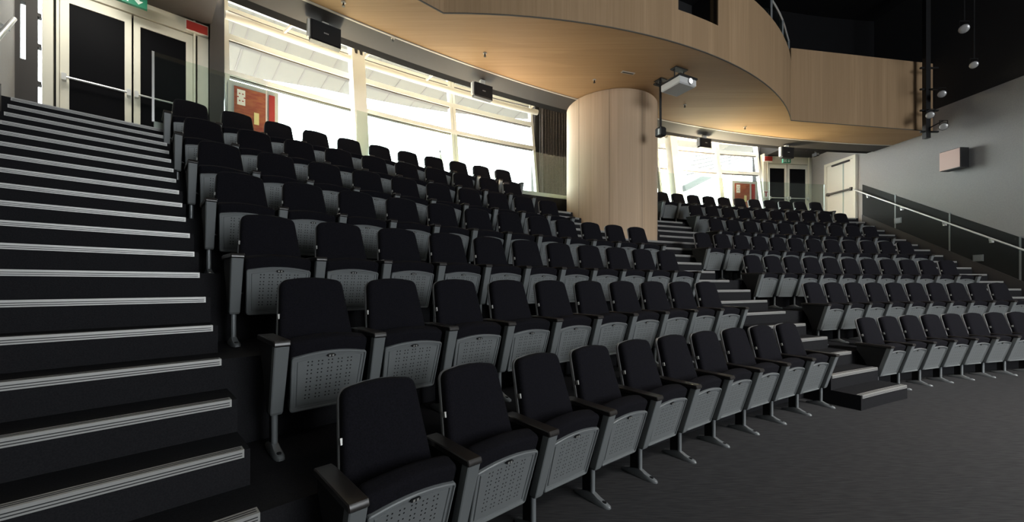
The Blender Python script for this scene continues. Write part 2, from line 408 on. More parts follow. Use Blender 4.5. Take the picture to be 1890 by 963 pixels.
def parapet(i0, i1, zt, skip=None):
    m = MB()
    for i in range(i0, i1):
        if skip and i in skip:
            for z0, z1 in ((SB, skip[i][0]), (skip[i][1], zt)):
                m.loft([[lo[i] + Vector((0, 0, z)) for z in (z0, z1)] + [li[i] + Vector((0, 0, z)) for z in (z1, z0)],
                        [lo[i + 1] + Vector((0, 0, z)) for z in (z0, z1)] + [li[i + 1] + Vector((0, 0, z)) for z in (z1, z0)]])
        else:
            m.loft([[lo[i] + Vector((0, 0, z)) for z in (SB, zt)] + [li[i] + Vector((0, 0, z)) for z in (zt, SB)],
                    [lo[i + 1] + Vector((0, 0, z)) for z in (SB, zt)] + [li[i + 1] + Vector((0, 0, z)) for z in (zt, SB)]])
    return m
struct(parapet(0, 1, WT).build('wall_balcony_wing', M['wood_v']))
struct(parapet(len(line) - 2, len(line) - 1, WT).build('wall_balcony_wing', M['wood_v']))
# which bays of the front hold the projection window
def px_of(p): return 945 + FPX * p.x / p.y
win = {i: (6.16, 6.86) for i in range(1, NB + 1) if px_of(lo[i]) >= 1243 and px_of(lo[i + 1]) <= 1345}
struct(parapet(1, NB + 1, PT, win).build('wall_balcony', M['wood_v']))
if win:
    i0, i1 = min(win), max(win) + 1
    w = MB(); li2 = offset_line(line, 0.55)
    for i in (i0, i1):                  # dark reveal behind the opening
        w.loft([[lo[i] + Vector((0, 0, z)) + (li[i] - lo[i]) * 0.15 for z in (6.16, 6.86)] + [li2[i] + Vector((0, 0, z)) for z in (6.86, 6.16)],
                [p + (lo[i1] - lo[i0]).normalized() * (0.03 if i == i1 else -0.03) for p in
                 ([lo[i] + Vector((0, 0, z)) + (li[i] - lo[i]) * 0.15 for z in (6.16, 6.86)] + [li2[i] + Vector((0, 0, z)) for z in (6.86, 6.16)])]])
    for z in (6.13, 6.86):
        w.loft([[lo[i0] + (li[i0] - lo[i0]) * 0.15 + Vector((0, 0, z)), li2[i0] + Vector((0, 0, z)), li2[i0] + Vector((0, 0, z + 0.03)), lo[i0] + (li[i0] - lo[i0]) * 0.15 + Vector((0, 0, z + 0.03))],
                [lo[i1] + (li[i1] - lo[i1]) * 0.15 + Vector((0, 0, z)), li2[i1] + Vector((0, 0, z)), li2[i1] + Vector((0, 0, z + 0.03)), lo[i1] + (li[i1] - lo[i1]) * 0.15 + Vector((0, 0, z + 0.03))]])
    w.loft([[li2[i0] + Vector((0, 0, z)) for z in (6.1, 6.9)] + [li2[i0] + Vector((0, 0.04, z)) for z in (6.9, 6.1)],
            [li2[i1] + Vector((0, 0, z)) for z in (6.1, 6.9)] + [li2[i1] + Vector((0, 0.04, z)) for z in (6.9, 6.1)]])
    struct(w.build('window_1', M['black']))
# joint line under the parapet
struct(MB().prism_z([(p.x, p.y) for p in offset_line(line, -0.003)] + [(p.x, p.y) for p in reversed(offset_line(line, 0.014))], SOF - 0.003, SOF + 0.012).build('trim_6', M['seam']))
# glass rail on the balcony front
t = thing('balcony_railing', 'frameless glass railing with metal top rail on the curved balcony front', 'railing')
gl = offset_line(line, 0.08)
k0, k1 = 2, NB + 1
for q in range(k0, k1, 3):
    e = min(q + 3, k1)
    m = MB()
    for i in range(q, e):
        A, B = gl[i], gl[i + 1]
        if i == e - 1: B = A + (B - A) * 0.96
        n = Vector((B - A).normalized().yx[::-1] + (0,)) if False else Vector((-(B - A).y, (B - A).x, 0)).normalized() * 0.012
        m.loft([[A + Vector((0, 0, PT - 0.02)), A + n + Vector((0, 0, PT - 0.02)), A + n + Vector((0, 0, PT + 0.52)), A + Vector((0, 0, PT + 0.52))],
                [B + Vector((0, 0, PT - 0.02)), B + n + Vector((0, 0, PT - 0.02)), B + n + Vector((0, 0, PT + 0.52)), B + Vector((0, 0, PT + 0.52))]])
    m.build('glass_panel', M['guard'], t)
    p = gl[e]; MB().box(p.x - 0.02, p.x + 0.02, p.y - 0.02, p.y + 0.02, PT - 0.02, PT + 0.54).build('post', M['plate'], t)
MB().tube([p + Vector((0, 0, PT + 0.55)) for p in gl[k0:k1 + 1]], 0.024, 8).build('top_rail', M['rail'], t, 40)

COLC = P(24.87, A_AXIS); COL_R = 1.03
m = MB(); n = 72
rings = [[(COLC.x + r * cos(2 * pi * i / n), COLC.y + r * sin(2 * pi * i / n), z) for i in range(n)] for r, z in ((COL_R, 1.8), (COL_R, SOF - 0.02), (COL_R - 0.015, SOF - 0.02), (COL_R - 0.015, SOF))]
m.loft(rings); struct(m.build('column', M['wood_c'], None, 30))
m = MB()
for k in range(9):                       # upright joints of the veneer sheets
    th = 2 * pi * k / 9 + 0.25
    c = Vector((COLC.x + COL_R * cos(th), COLC.y + COL_R * sin(th), 0))
    m.box(c.x - 0.002, c.x + 0.002, c.y - 0.002, c.y + 0.002, 1.9, SOF - 0.02)
struct(m.build('trim_7', M['seam']))

# ------------------------------------------------------------------ the glazed facade behind the landing
def rf(z): return 27.78 + 0.15 * (z - 5.5)
def fbar(m, a, w, z0, z1, d0=-0.09, d1=0.05):     # upright bar of the leaning facade, w wide
    ring = lambda z: [P(rf(z) + d, a, z) + Vector((sin(a), cos(a), 0)) * (s * w / 2) for s, d in ((-1, d0), (1, d0), (1, d1), (-1, d1))]
    m.loft([ring(z0), ring(z1)])
def fac(m, z0, z1, a0, a1, d0=-0.09, d1=0.05):
    m.sweep([(rf(z0) + d0, z0), (rf(z0) + d1, z0), (rf(z1) + d1, z1), (rf(z1) + d0, z1)], a0, a1)
bays = [ang_px(p, 27.7) for p in (414, 656, 838, 988)]
bays_r = [ang_px(p, 27.7) for p in (1214, 1328, 1404)]
wn = 2
for bb in (bays, bays_r):
    for q in range(len(bb) - 1):
        a0, a1 = bb[q], bb[q + 1]
        m = MB()
        fac(m, LAND - 0.02, LAND + 0.16, a0, a1)                          # sill
        fac(m, 5.43, 5.52, a0, a1); fac(m, 5.52, 5.545, a0, a1, -0.06, 0.04)     # transom
        fac(m, 6.15, 6.27, a0, a1); fac(m, 6.78, 6.86, a0, a1, -0.05, 0.03); fac(m, 7.0, CANOPY + 0.1, a0, a1)
        for e, a in enumerate((a0, a1)): fbar(m, a + (0.0016 if e == 0 else -0.0016), 0.075, LAND, CANOPY)
        m.cur = 1
        fac(m, 5.40, 5.43, a0, a1, -0.055, 0.03); fac(m, 6.125, 6.15, a0, a1, -0.055, 0.03); fac(m, 6.755, 6.78, a0, a1, -0.04, 0.03)
        o = struct(m.build(f'window_{wn}', [M['white'], M['seam']])); wn += 1
        g = MB(); fac(g, LAND + 0.16, CANOPY, a0 + 0.001, a1 - 0.001, -0.008, 0.004); g.build('pane', M['glass'], o)
# leaning steel columns in front of the glass and the tube beam they carry
for a, lb in ((ang_px(662, 27.4), 'left'), (ang_px(1243, 27.4), 'right')):
    m = MB(); fbar(m, a, 0.27, LAND, CANOPY + 0.1, -0.52, -0.24)
    m.cur = 1
    if lb == 'left':
        for s in (-0.055, 0.055):
            r = rf(6.62) - 0.525; c = P(r, a, 6.62) + Vector((sin(a), cos(a), 0)) * s
            m.box(c.x - 0.035, c.x + 0.035, c.y - 0.012, c.y + 0.012, 6.56, 6.70)
    struct(m.build('column_steel', [M['white'], M['black']]))
for bb, lab in ((bays, 'left'), (bays_r, 'right')):
    n = 24; m = MB()
    m.tube([P(rf(6.5) - 0.35, bb[0] + (bb[-1] - bb[0]) * k / n, 6.48) for k in range(n + 1)], 0.075, 10)
    for k in range(3, n, 5):
        a = bb[0] + (bb[-1] - bb[0]) * k / n; b = bb[0] + (bb[-1] - bb[0]) * (k + 2) / n
        m.tube([P(rf(6.5) - 0.35, a, 6.48), P(26.6, b, 7.12)], 0.03, 8)
    struct(m.build('beam_steel', M['white'], None, 40))
struct(MB().sector(R_BAND + 0.05, 28.2, ang_px(395, 27.7), 2 * A_AXIS - ang_px(395, 27.7), CANOPY + 0.06, CANOPY + 0.2).build('ceiling_void', M['cream2']))
# wall between the two glazed parts, behind the column, and its curtain
ac0, ac1 = ang_px(988, 27.7), ang_px(1214, 27.7)
struct(MB().sector(27.72, 27.95, ac0, ac1, LAND, CANOPY + 0.2).build('wall_facade', M['band']))
m = MB(); ncur = 150; rings = []
b0, b1 = ac0 + 0.001, ac0 + 0.060
for k in range(ncur + 1):
    a = b0 + (b1 - b0) * k / ncur; ph = k / ncur * 2 * pi * 17
    def rr(z): return 27.48 + (0.045 + 0.012 * sin(k * 0.13)) * sin(ph + 0.15 * sin(z * 2 + k * 0.2))
    rings.append([P(rr(3.66), a, LAND + 0.03), P(rr(4.8), a, 4.8), P(rr(6.8), a, CANOPY - 0.03), P(rr(6.8) + 0.008, a, CANOPY - 0.03), P(rr(4.8) + 0.008, a, 4.8), P(rr(3.66) + 0.008, a, LAND + 0.03)])
m.loft(rings)
tag(m.build('curtain', M['curtain'], None, 60), 'tall grey curtain gathered between the window and the round wooden column', 'curtain')

# lobby ends of the landing: dropped ceilings and solid wall round the doors
aL_in, aR_in = ang_px(388, 27.7), ang_px(1408, 27.7)
aLd0, aLd1 = A_WL, ang_px(384, 27.7)
struct(MB().sector(R_BAND, 28.0, A_WL, aL_in, 6.19, 6.6).build('ceiling_lobby', M['band']))
struct(MB().sector(R_BAND, 28.0, ang_px(1410, 27.7), A_WR, 6.12, 6.6).build('ceiling_lobby', M['dark']))
struct(MB().sector(27.72, 28.0, ang_px(1500, 27.7), A_WR, LAND, 6.6).build('wall_lobby', M['dark']))
struct(MB().sector(27.55, 28.0, ang_px(386, 27.7), ang_px(412, 27.7), LAND, CANOPY).build('wall_lobby', M['band']))
def double_door(name, pxs, zt, fx0, fx1):
    """cream framed double doors: pxs are the picture columns where the two dark panes start and end"""
    aa = [ang_px(p, R_DOOR) for p in pxs]; am = (aa[1] + aa[2]) / 2
    o = P(R_DOOR, am, LAND); inv = Matrix.Rotation(-face(am), 4, 'Z')
    X = [(inv @ (P(R_DOOR, a, LAND) - o)).x for a in aa]
    x0, x1 = [(inv @ (P(R_DOOR, ang_px(p, R_DOOR), LAND) - o)).x for p in (fx0, fx1)]
    m = MB(); H = zt - LAND; TH = 6.2 - LAND
    m.box(x0, X[0] - 0.16, -0.05, 0.12, 0, TH); m.box(X[3] + 0.16, x1, -0.05, 0.12, 0, TH)
    m.box(X[0] - 0.16, X[3] + 0.16, -0.05, 0.12, H + 0.17, TH)
    m.box(X[0] - 0.13, X[0] - 0.10, -0.075, 0.1, 0, TH); m.box(X[3] + 0.10, X[3] + 0.13, -0.075, 0.1, 0, TH)
    root = struct(m.build(name, M['cream'])); root.location = o; root.rotation_euler = (0, 0, face(am))
    for a, b in ((X[0], X[1]), (X[2], X[3])):
        l = MB(); s0 = 0.095 if a == X[0] else (X[2] - X[1]) / 2 - 0.012; s1 = 0.095 if b == X[3] else (X[2] - X[1]) / 2 - 0.012
        l.box(a - s0, a, -0.03, 0.03, 0.01, H + 0.15); l.box(b, b + s1, -0.03, 0.03, 0.01, H + 0.15)
        l.box(a, b, -0.03, 0.03, H, H + 0.15); l.box(a, b, -0.03, 0.03, 0.01, 0.14)
        leaf = l.build('door_leaf', M['cream'], root)
        MB().box(a, b, -0.012, 0.012, 0.14, H).build('pane', M['doorglass'], leaf)
        bar = MB(); bar.tube([(a - 0.05, -0.10, 1.0), (b + 0.05, -0.10, 1.0)], 0.016, 8)
        for x in (a - 0.05, b + 0.05): bar.box(x - 0.025, x + 0.025, -0.12, -0.03, 0.95, 1.05)
        bar.build('push_bar', M['rail'], leaf, 40)
    return root, X
dl, XL = double_door('door_1', (128, 230, 259, 343), 5.78, 78, 384)
dr, XR = double_door('door_2', (1420, 1447, 1456, 1486), 5.70, 1408, 1500)
struct(MB().sector(27.82, 28.1, ang_px(79, 27.7), ang_px(386, 27.7), LAND, 6.6).build('wall_lobby', M['dark']))
m = MB(); q = lambda x0, x1, z0, z1: m.sector(27.62, 27.74, ang_px(x0, 27.7), ang_px(x1, 27.7), z0, z1, 1)
q(24, 38, LAND, 6.2); q(38, 48, LAND, 4.72); q(38, 48, 5.55, 5.62); q(48, 70, LAND, 6.2); q(38, 77, 6.1, 6.2)
for z in (4.40, 4.95, 5.40): q(70, 77, z, z + 0.05)
o = struct(m.build('window_lobby', M['band']))
g = MB(); g.sector(27.68, 27.69, ang_px(38, 27.7), ang_px(77, 27.7), LAND, 6.15, 1); g.build('pane', M['glass'], o)
struct(MB().sector(27.86, 28.1, ang_px(1404, 27.7), A_WR, LAND, 6.6).build('wall_lobby', M['dark']))
def exit_sign(label, loc, rz, w, h, right=True):
    t = thing('exit_sign', label, 'exit sign', loc, rz)
    MB().box(-w / 2, w / 2, -0.03, 0.03, 0, h).build('sign_box', M['green'], t)
    m = MB(); f = lambda pts: m.loft([[(x * w, -0.0305, z * h) for x, z in pts], [(x * w, -0.034, z * h) for x, z in pts]])
    # running figure in a doorway
    f([(-0.42, 0.12), (-0.37, 0.12), (-0.37, 0.90), (-0.42, 0.90)]); f([(-0.37, 0.83), (-0.05, 0.83), (-0.05, 0.90), (-0.37, 0.90)]); f([(-0.10, 0.12), (-0.05, 0.12), (-0.05, 0.83), (-0.10, 0.83)])
    f([(-0.27, 0.66), (-0.20, 0.66), (-0.20, 0.79), (-0.27, 0.79)]); f([(-0.30, 0.36), (-0.20, 0.36), (-0.18, 0.63), (-0.27, 0.63)])
    f([(-0.32, 0.15), (-0.27, 0.15), (-0.24, 0.38), (-0.29, 0.38)]); f([(-0.22, 0.38), (-0.13, 0.22), (-0.15, 0.16), (-0.27, 0.36)])
    m.build('running_figure', M['pict'], t)
    m = MB(); f([(0.21, 0.40), (0.27, 0.40), (0.27, 0.85), (0.21, 0.85)]); f([(0.10, 0.45), (0.24, 0.14), (0.38, 0.45)])
    m.build('arrow', M['pict'], t)
    s = MB(); s.box(-0.02, 0.02, -0.01, 0.01, h, (6.189 if loc.x < 0 else 6.119) - loc.z); s.build('hanger', M['black'], t)
    return t
a = ang_px(240, 27.4); exit_sign('green exit sign with running figure above the double doors beside the left stairs', P(27.35, a, 5.93), face(a), 0.40, 0.20)
a = ang_px(1460, 27.0); exit_sign('green exit sign hanging above the far double doors behind the right block', P(27.2, a, 5.74), face(a), 0.30, 0.16)
def red_strip(label, px0, px1, r, z0, z1):
    a0, a1 = ang_px(px0, r), ang_px(px1, r); am = (a0 + a1) / 2; w = r * (a1 - a0)
    t = thing('fire_sign', label, 'sign', P(r, am, z0), face(am))
    MB().box(-w / 2, w / 2, -0.02, 0.05, 0, z1 - z0).build('sign_plate', M['red'], t)
    MB().box(-w / 2 - 0.012, w / 2 + 0.012, -0.012, 0.055, -0.012, z1 - z0 + 0.012).build('sign_frame', M['white'], t)
red_strip('red strip sign on the frame top right of the left double doors', 344, 383, 27.60, 5.98, 6.13)
red_strip('dull red sign on the frame top left of the far double doors', 1411, 1425, 27.60, 5.92, 6.08)
def sticker(label, px0, px1, r, z0, z1):
    a0, a1 = ang_px(px0, r), ang_px(px1, r); am = (a0 + a1) / 2; w = r * (a1 - a0)
    t = thing('door_notice', label, 'notice', P(r, am, z0), face(am)); h = z1 - z0
    MB().box(-w / 2, w / 2, 0, 0.03, 0, h).build('notice_sheet', M['paper'], t)
    m = MB(); m.box(-w * 0.4, w * 0.4, -0.003, 0.001, h * 0.72, h * 0.85); m.box(-w * 0.12, w * 0.12, -0.003, 0.001, h * 0.15, h * 0.75); m.build('red_symbol', M['red'], t)
sticker('small white notice with red symbol right of the left double doors', 367, 381, 27.61, 4.42, 4.66)
sticker('small white notice with red symbol left of the far double doors', 1410, 1418, 27.61, 4.60, 4.86)

# cream side door in the right wall of the landing
def side_door():
    d0, d1 = 12.82, 13.98
    A0, A1 = wall_r(d0), wall_r(d1); ax = (A1 - A0).normalized()
    rz = atan2(ax.y, ax.x); o = A0 + Vector((0, 0, LAND)); W = (A1 - A0).length
    # local x runs away along the wall, local +y points into the room
    m = MB(); H = 2.06
    m.box(0, 0.09, -0.02, 0.07, 0, H); m.box(W - 0.09, W, -0.02, 0.07, 0, H); m.box(0.09, W - 0.09, -0.02, 0.07, H - 0.09, H)
    r = struct(m.build('door_3', M['cream'])); r.location = o; r.rotation_euler = (0, 0, rz)
    leaf = MB().box(0.09, W - 0.09, -0.02, 0.035, 0.01, H - 0.09).build('door_leaf', M['cream2'], r)
    MB().box(0.44, 0.475, 0.034, 0.045, 0.01, H - 0.10).build('edge_strip', M['channel'], leaf)
    b = MB(); b.beam((0.10, 0.10, 0.98), (W - 0.12, 0.10, 0.98), 0.045, 0.05)
    for x in (0.13, W - 0.16): b.box(x - 0.03, x + 0.03, 0.03, 0.12, 0.93, 1.03)
    b.build('push_bar', M['seam'], leaf)
    MB().beam((0.22, 0.06, H - 0.13), (W - 0.3, 0.06, H - 0.13), 0.05, 0.05).build('door_closer', M['band'], leaf)
side_door()

# glass guard along the front edge of the landing
def guard(pxs, lab):
    t = thing('glass_guard', f'clear glass guard behind the top row of the {lab} seating block', 'glass guard')
    aa = [ang_px(p, 25.94) if isinstance(p, int) else p for p in pxs]
    for q in range(len(aa) - 1):
        MB().sector(25.932, 25.946, aa[q] + 0.0004, aa[q + 1] - 0.0004, LAND + 0.03, LAND + 1.07).build('glass_panel', M['guard'], t)
    MB().sector(25.905, 25.973, aa[0], aa[-1], LAND, LAND + 0.10).build('base_channel', M['channel'], t)
    MB().sector(25.930, 25.948, aa[0] - 0.0008, aa[0] + 0.0002, LAND + 0.1, LAND + 1.07).build('end_edge', M['rail'], t)
    MB().sector(25.930, 25.948, aa[-1] - 0.0002, aa[-1] + 0.0008, LAND + 0.1, LAND + 1.07).build('end_edge', M['rail'], t)
guard((284, 492, 657, 773, 877, 970, A_AXIS - 0.012), 'left')
guard((A_AXIS + 0.012, 1318, 1420, 1521), 'right')

# ------------------------------------------------------------------ outside, seen through the glass
struct(MB().sector(28.0, 70, -0.2, 2.4, LAND - 0.5, LAND - 0.25, 40).build('ground_terrace', M['terrace']))
eave = [at_px(px, y, CANOPY) for px, y in ((330, 128), (380, 133), (430, 140), (503, 149), (593, 164), (657, 178), (757, 197), (829, 208), (911, 216), (985, 221), (1060, 225), (1140, 229))]
inner = [P(27.95, atan2(p.y - CY, CX - p.x), CANOPY) for p in eave]
m = MB()
for i in range(len(eave) - 1):
    q = [inner[i], inner[i + 1], eave[i + 1], eave[i]]
    m.loft([[p for p in q], [p + Vector((0, 0, 0.25)) for p in q]])
m.cur = 1
for i in range(len(eave) - 1):
    for f in (0.0, 0.5):
        a = inner[i].lerp(inner[i + 1], f); b = eave[i].lerp(eave[i + 1], f)
        m.beam(a - Vector((0, 0, 0.004)), b - Vector((0, 0, 0.004)), 0.034, 0.012)
struct(m.build('roof_canopy', [M['canopy'], M['seam']]))
# canopy over the right-hand windows
m = MB(); m.sector(28.0, 30.4, bays_r[0] - 0.02, A_WR, CANOPY, CANOPY + 0.2); struct(m.build('roof_canopy', M['canopy']))
t = thing('outdoor_staircase', 'pale outdoor staircase with slanting rails beyond the windows right of the column', 'staircase', at_px(1255, 356, LAND - 0.25))
base = t.location.copy()
q0, q1 = at_px(1262, 348, 0), at_px(1262, 348, 0)
def far(px, y, d): return Vector(((px - 945) * d / FPX, d, EYE + (HORIZON - y) * d / FPX)) - base
m = MB(); m.beam(far(1262, 348, 19.0), far(1352, 302, 20.5), 0.2, 0.30); m.build('stringer', M['extgrey'], t)
for k in range(8):
    m = MB(); m.tube([far(1268 + 4 * k, 322 - 8.5 * k, 19.2), far(1392, 290 - 5 * k, 21.0)], 0.05, 6); m.build('rail', M['extgrey'], t)
for px in (1268, 1312, 1352, 1392):
    m = MB(); e = far(px, 300, 20.1); m.box(e.x - 0.03, e.x + 0.03, e.y - 0.03, e.y + 0.03, 0.0, far(px, 262, 20.1).z); m.build('post', M['extwhite'], t)
b = Vector((-2.35, 13.0, LAND - 0.25))
t = thing('closed_parasol', 'pale folded parasol standing outside beyond the window', 'parasol', b)
m = MB(); n = 12
m.loft([[(r * cos(2 * pi * i / n) * (1 if i % 2 else 0.7), r * sin(2 * pi * i / n) * (1 if i % 2 else 0.7), z) for i in range(n)] for r, z in ((0.24, 0.9), (0.20, 1.3), (0.12, 2.1), (0.03, 2.42))]); m.build('canvas', M['parasol'], t)
MB().tube([(0, 0, 0), (0, 0, 2.5)], 0.025, 8).build('pole', M['extgrey'], t)
m = MB(); m.box(-0.3, 0.3, -0.3, 0.3, 0, 0.08); m.build('foot', M['extgrey'], t)

# red fire cabinets on the landing, in front of the windows
def cabinet(label, px, z0, z1):
    r = 27.35; aa = [ang_px(p, r) for p in px]; am = (aa[0] + aa[-1]) / 2
    X = [r * (a - am) for a in aa]; h = z1 - LAND
    t = thing('fire_cabinet', label, 'fire cabinet', P(r, am, LAND), face(am))
    MB().box(X[0], X[-1], 0, 0.22, 0, h).build('cabinet_body', M['cabinet'], t)
    d = MB().box(X[1], X[2], -0.02, 0.01, 0.35, h - 0.09).build('cabinet_door', M['brick'], t)
    MB().box(X[3], X[4], -0.02, 0.01, 0.35, h - 0.09).build('side_panel', M['red'], t)
    w = X[2] - X[1]
    s = MB().box(X[1] + 0.09 * w, X[1] + 0.34 * w, -0.026, -0.019, h - 0.42, h - 0.14).build('sign', M['paper'], d)
    k = MB(); cx = X[1] + 0.215 * w; zz = h - 0.28
    for i in range(6): k.box(cx + 0.05 * cos(i * pi / 3) - 0.012, cx + 0.05 * cos(i * pi / 3) + 0.012, -0.029, -0.0255, zz + 0.075 * sin(i * pi / 3) - 0.010, zz + 0.075 * sin(i * pi / 3) + 0.010)
    k.build('symbol', M['red'], s)
    MB().box(X[1] + 0.62 * w, X[1] + 0.78 * w, -0.026, -0.019, h - 0.72, h - 0.50).build('label_plate', M['yellow'], d)
cabinet('red fire cabinet with white sign behind the top row, near the left doors', (421, 432, 490, 496, 507, 514), LAND, 5.20)
cabinet('small red fire cabinet beside the far doors behind the right block', (1352, 1356, 1383, 1387, 1393, 1398), LAND, 5.08)

# ------------------------------------------------------------------ seats
def back_outline(grow=0.0):
    right = [(0.212, 0.0), (0.234, 0.012), (0.236, 0.06), (0.223, 0.20), (0.207, 0.38)] + bez((0.191, 0.565), (0.188, 0.618), (0.140, 0.626), 6) + [(0.07, 0.637)]
    pts = right + [(0.0, 0.641)] + [(-x, s) for x, s in reversed(right)]
    return offset(pts, -grow) if grow else pts
TAU = math.atan2(0.17, 0.57)
def bk(x, s, n): return (x, 0.226 + s * sin(TAU) + n * cos(TAU), 0.386 + s * cos(TAU) - n * sin(TAU))
TH = radians(16.6)
def sp(x, v, n): return (x, 0.168 - v * sin(TH) + n * cos(TH), 0.212 + v * cos(TH) + n * sin(TH))
def pad(poly, layers, f):
    m = MB(); m.loft([[f(x, s, n) for x, s in offset(poly, ins)] for ins, n in layers]); return m
def arch(w0, w1, v0, v1, rise, rad=0.025, n=8):
    """outline with a bowed top and rounded corners, bottom half width w0, top half width w1"""
    top = [(w1 - rad - (2 * (w1 - rad)) * k / n, v1 + rise * (1 - (2 * k / n - 1) ** 2)) for k in range(n + 1)]
    r = bez((w1, v1 - rad), (w1, v1), (w1 - rad, v1), 4)
    l = bez((-w1 + rad, v1), (-w1, v1), (-w1, v1 - rad), 4)
    b = bez((-w0, v0 + rad), (-w0, v0), (-w0 + rad, v0), 3) + bez((w0 - rad, v0), (w0, v0), (w0, v0 + rad), 3)
    return b + r + top[1:-1] + l
ARM_X = -PITCH / 2
def armrest_meshes():
    out = {}
    w = 0.041
    prof = [(-0.012, 0.622), (-0.012, 0.636), (-0.004, 0.648), (0.36, 0.652), (0.40, 0.648), (0.40, 0.618), (-0.004, 0.616)]
    m = MB(); m.loft([[(ARM_X + s * (w - i), y, z) for y, z in offset([(a, b) for a, b in reversed(prof)], j)] for s, i, j in ((-1, 0, 0.005), (-1, 0.005, 0), (1, 0.005, 0), (1, 0, 0.005))])
    out['armrest'] = (m.mesh('armrest', M['arm'], 40), M['arm'])
    m = MB(); m.prism_x([(0.012, 0.615), (0.128, 0.222), (0.225, 0.222), (0.30, 0.42), (0.385, 0.55), (0.385, 0.615)], ARM_X - 0.028, ARM_X + 0.028); m.box(ARM_X - 0.008, ARM_X + 0.008, 0.183, 0.25, 0.03, 0.24)
    out['arm_standard'] = (m.mesh('arm_standard', M['side']), None)
    m = MB()
    ring = lambda y, z, hw, t: [(ARM_X - hw, y + t, z), (ARM_X - hw, y + 0.004, z), (ARM_X - hw + 0.006, y, z), (ARM_X + hw - 0.006, y, z), (ARM_X + hw, y + 0.004, z), (ARM_X + hw, y + t, z)]
    m.loft([ring(-0.004, 0.614, 0.036, 0.05), ring(0.112, 0.236, 0.031, 0.05), ring(0.122, 0.222, 0.027, 0.04)])
    out['front_plate'] = (m.mesh('front_plate', M['plate']), None)
    m = MB(); m.tube([(ARM_X, 0.165, 0.03), (ARM_X, 0.165, 0.24)], 0.0165, 12)
    out['leg'] = (m.mesh('leg', M['leg'], 40), None)
    m = MB(); ys = [(0.018, 0.010, 0.012), (0.03, 0.020, 0.020), (0.06, 0.026, 0.026), (0.11, 0.028, 0.038), (0.15, 0.026, 0.056), (0.19, 0.026, 0.056), (0.25, 0.024, 0.038), (0.31, 0.018, 0.022), (0.325, 0.010, 0.012)]
    rings = [[(ARM_X - hw, y, 0), (ARM_X - hw, y, h * 0.55), (ARM_X - hw * 0.6, y, h), (ARM_X + hw * 0.6, y, h), (ARM_X + hw, y, h * 0.55), (ARM_X + hw, y, 0)] for y, hw, h in ys]
    m.loft(rings)
    out['foot'] = (m.mesh('foot', M['foot'], 45), None)
    m = MB(); c = [(ARM_X + 0.012 * cos(2 * pi * i / 10), 0.065 + 0.016 * sin(2 * pi * i / 10)) for i in range(10)]
    m.prism_z(c, 0.022, 0.031); out['floor_bolt'] = (m.mesh('floor_bolt', M['black']), None)
    return out
AM = armrest_meshes()
def part(name, me, parent):
    o = bpy.data.objects.new(name, me); COL.objects.link(o); o.parent = parent; return o
def add_arm(root):
    part('armrest', AM['armrest'][0], root)
    s = part('arm_standard', AM['arm_standard'][0], root); part('front_plate', AM['front_plate'][0], s)
    part('leg', AM['leg'][0], root); f = part('foot', AM['foot'][0], root); part('floor_bolt', AM['floor_bolt'][0], f)
def make_seat():
    t = thing('theatre_seat', 'x', 'theatre seat')
    o = back_outline()
    b = pad(o, ((0.030, -0.012), (0.016, -0.008), (0.005, 0.003), (0.0, 0.020), (0.002, 0.050), (0.006, 0.058)), bk).build('backrest', M['fabric'], t, 50)
    pad(back_outline(0.004), ((0.004, 0.050), (0.0, 0.053), (0.0, 0.070), (0.008, 0.077), (0.03, 0.080)), bk).build('back_shell', M['shell'], t, 40)
    g = MB(); g.loft([[bk(-0.236 + dx, s, n) for s, n in ((0.372, 0.014), (0.402, 0.014), (0.402, 0.034), (0.372, 0.034))] for dx in (0.022, 0.034)])
    g.build('number_tag', M['tag'], b)
    c = arch(0.205, 0.219, 0.05, 0.425, 0.018, 0.03)
    pad(c, ((0.022, 0.0), (0.006, 0.006), (0.0, 0.022), (0.0, 0.078), (0.008, 0.098), (0.028, 0.106)), sp).build('seat_cushion', M['fabric'], t, 50)
    p = MB(); p.loft([[sp(x, v, n) for x, v in arch(0.200 - i, 0.212 - i, i, 0.345 - i, 0.022, max(0.022 - i, 0.004))] for i, n in
                      ((0.0, 0.03), (0.0, -0.014), (0.004, -0.019), (0.010, -0.019), (0.013, -0.008), (0.026, -0.008), (0.028, -0.002), (0.033, -0.002), (0.035, -0.009), (0.045, -0.009))])
    p = p.build('seat_panel', M['perf'], t)
    m = MB(); n = 14
    m.loft([[sp(0.026 * cos(2 * pi * i / n) * q, 0.337 + 0.010 * sin(2 * pi * i / n) * q, d) for i in range(n)] for q, d in ((1, -0.008), (1, -0.016), (0.72, -0.017))])
    m.cur = 1
    for x in (-0.009, 0.009): m.loft([[sp(x + a, 0.337 + v, d) for a, v in ((-0.005, -0.006), (0.005, -0.006), (0.005, 0.006), (-0.005, 0.006))] for d in (-0.0172, -0.0185)])
    m.build('badge', [M['side'], M['tag']], p)
    add_arm(t)
    return t
def make_end():
    t = thing('end_armrest', 'x', 'armrest'); add_arm(t); return t
seat0, end0 = make_seat(), make_end()
first = [True, True]
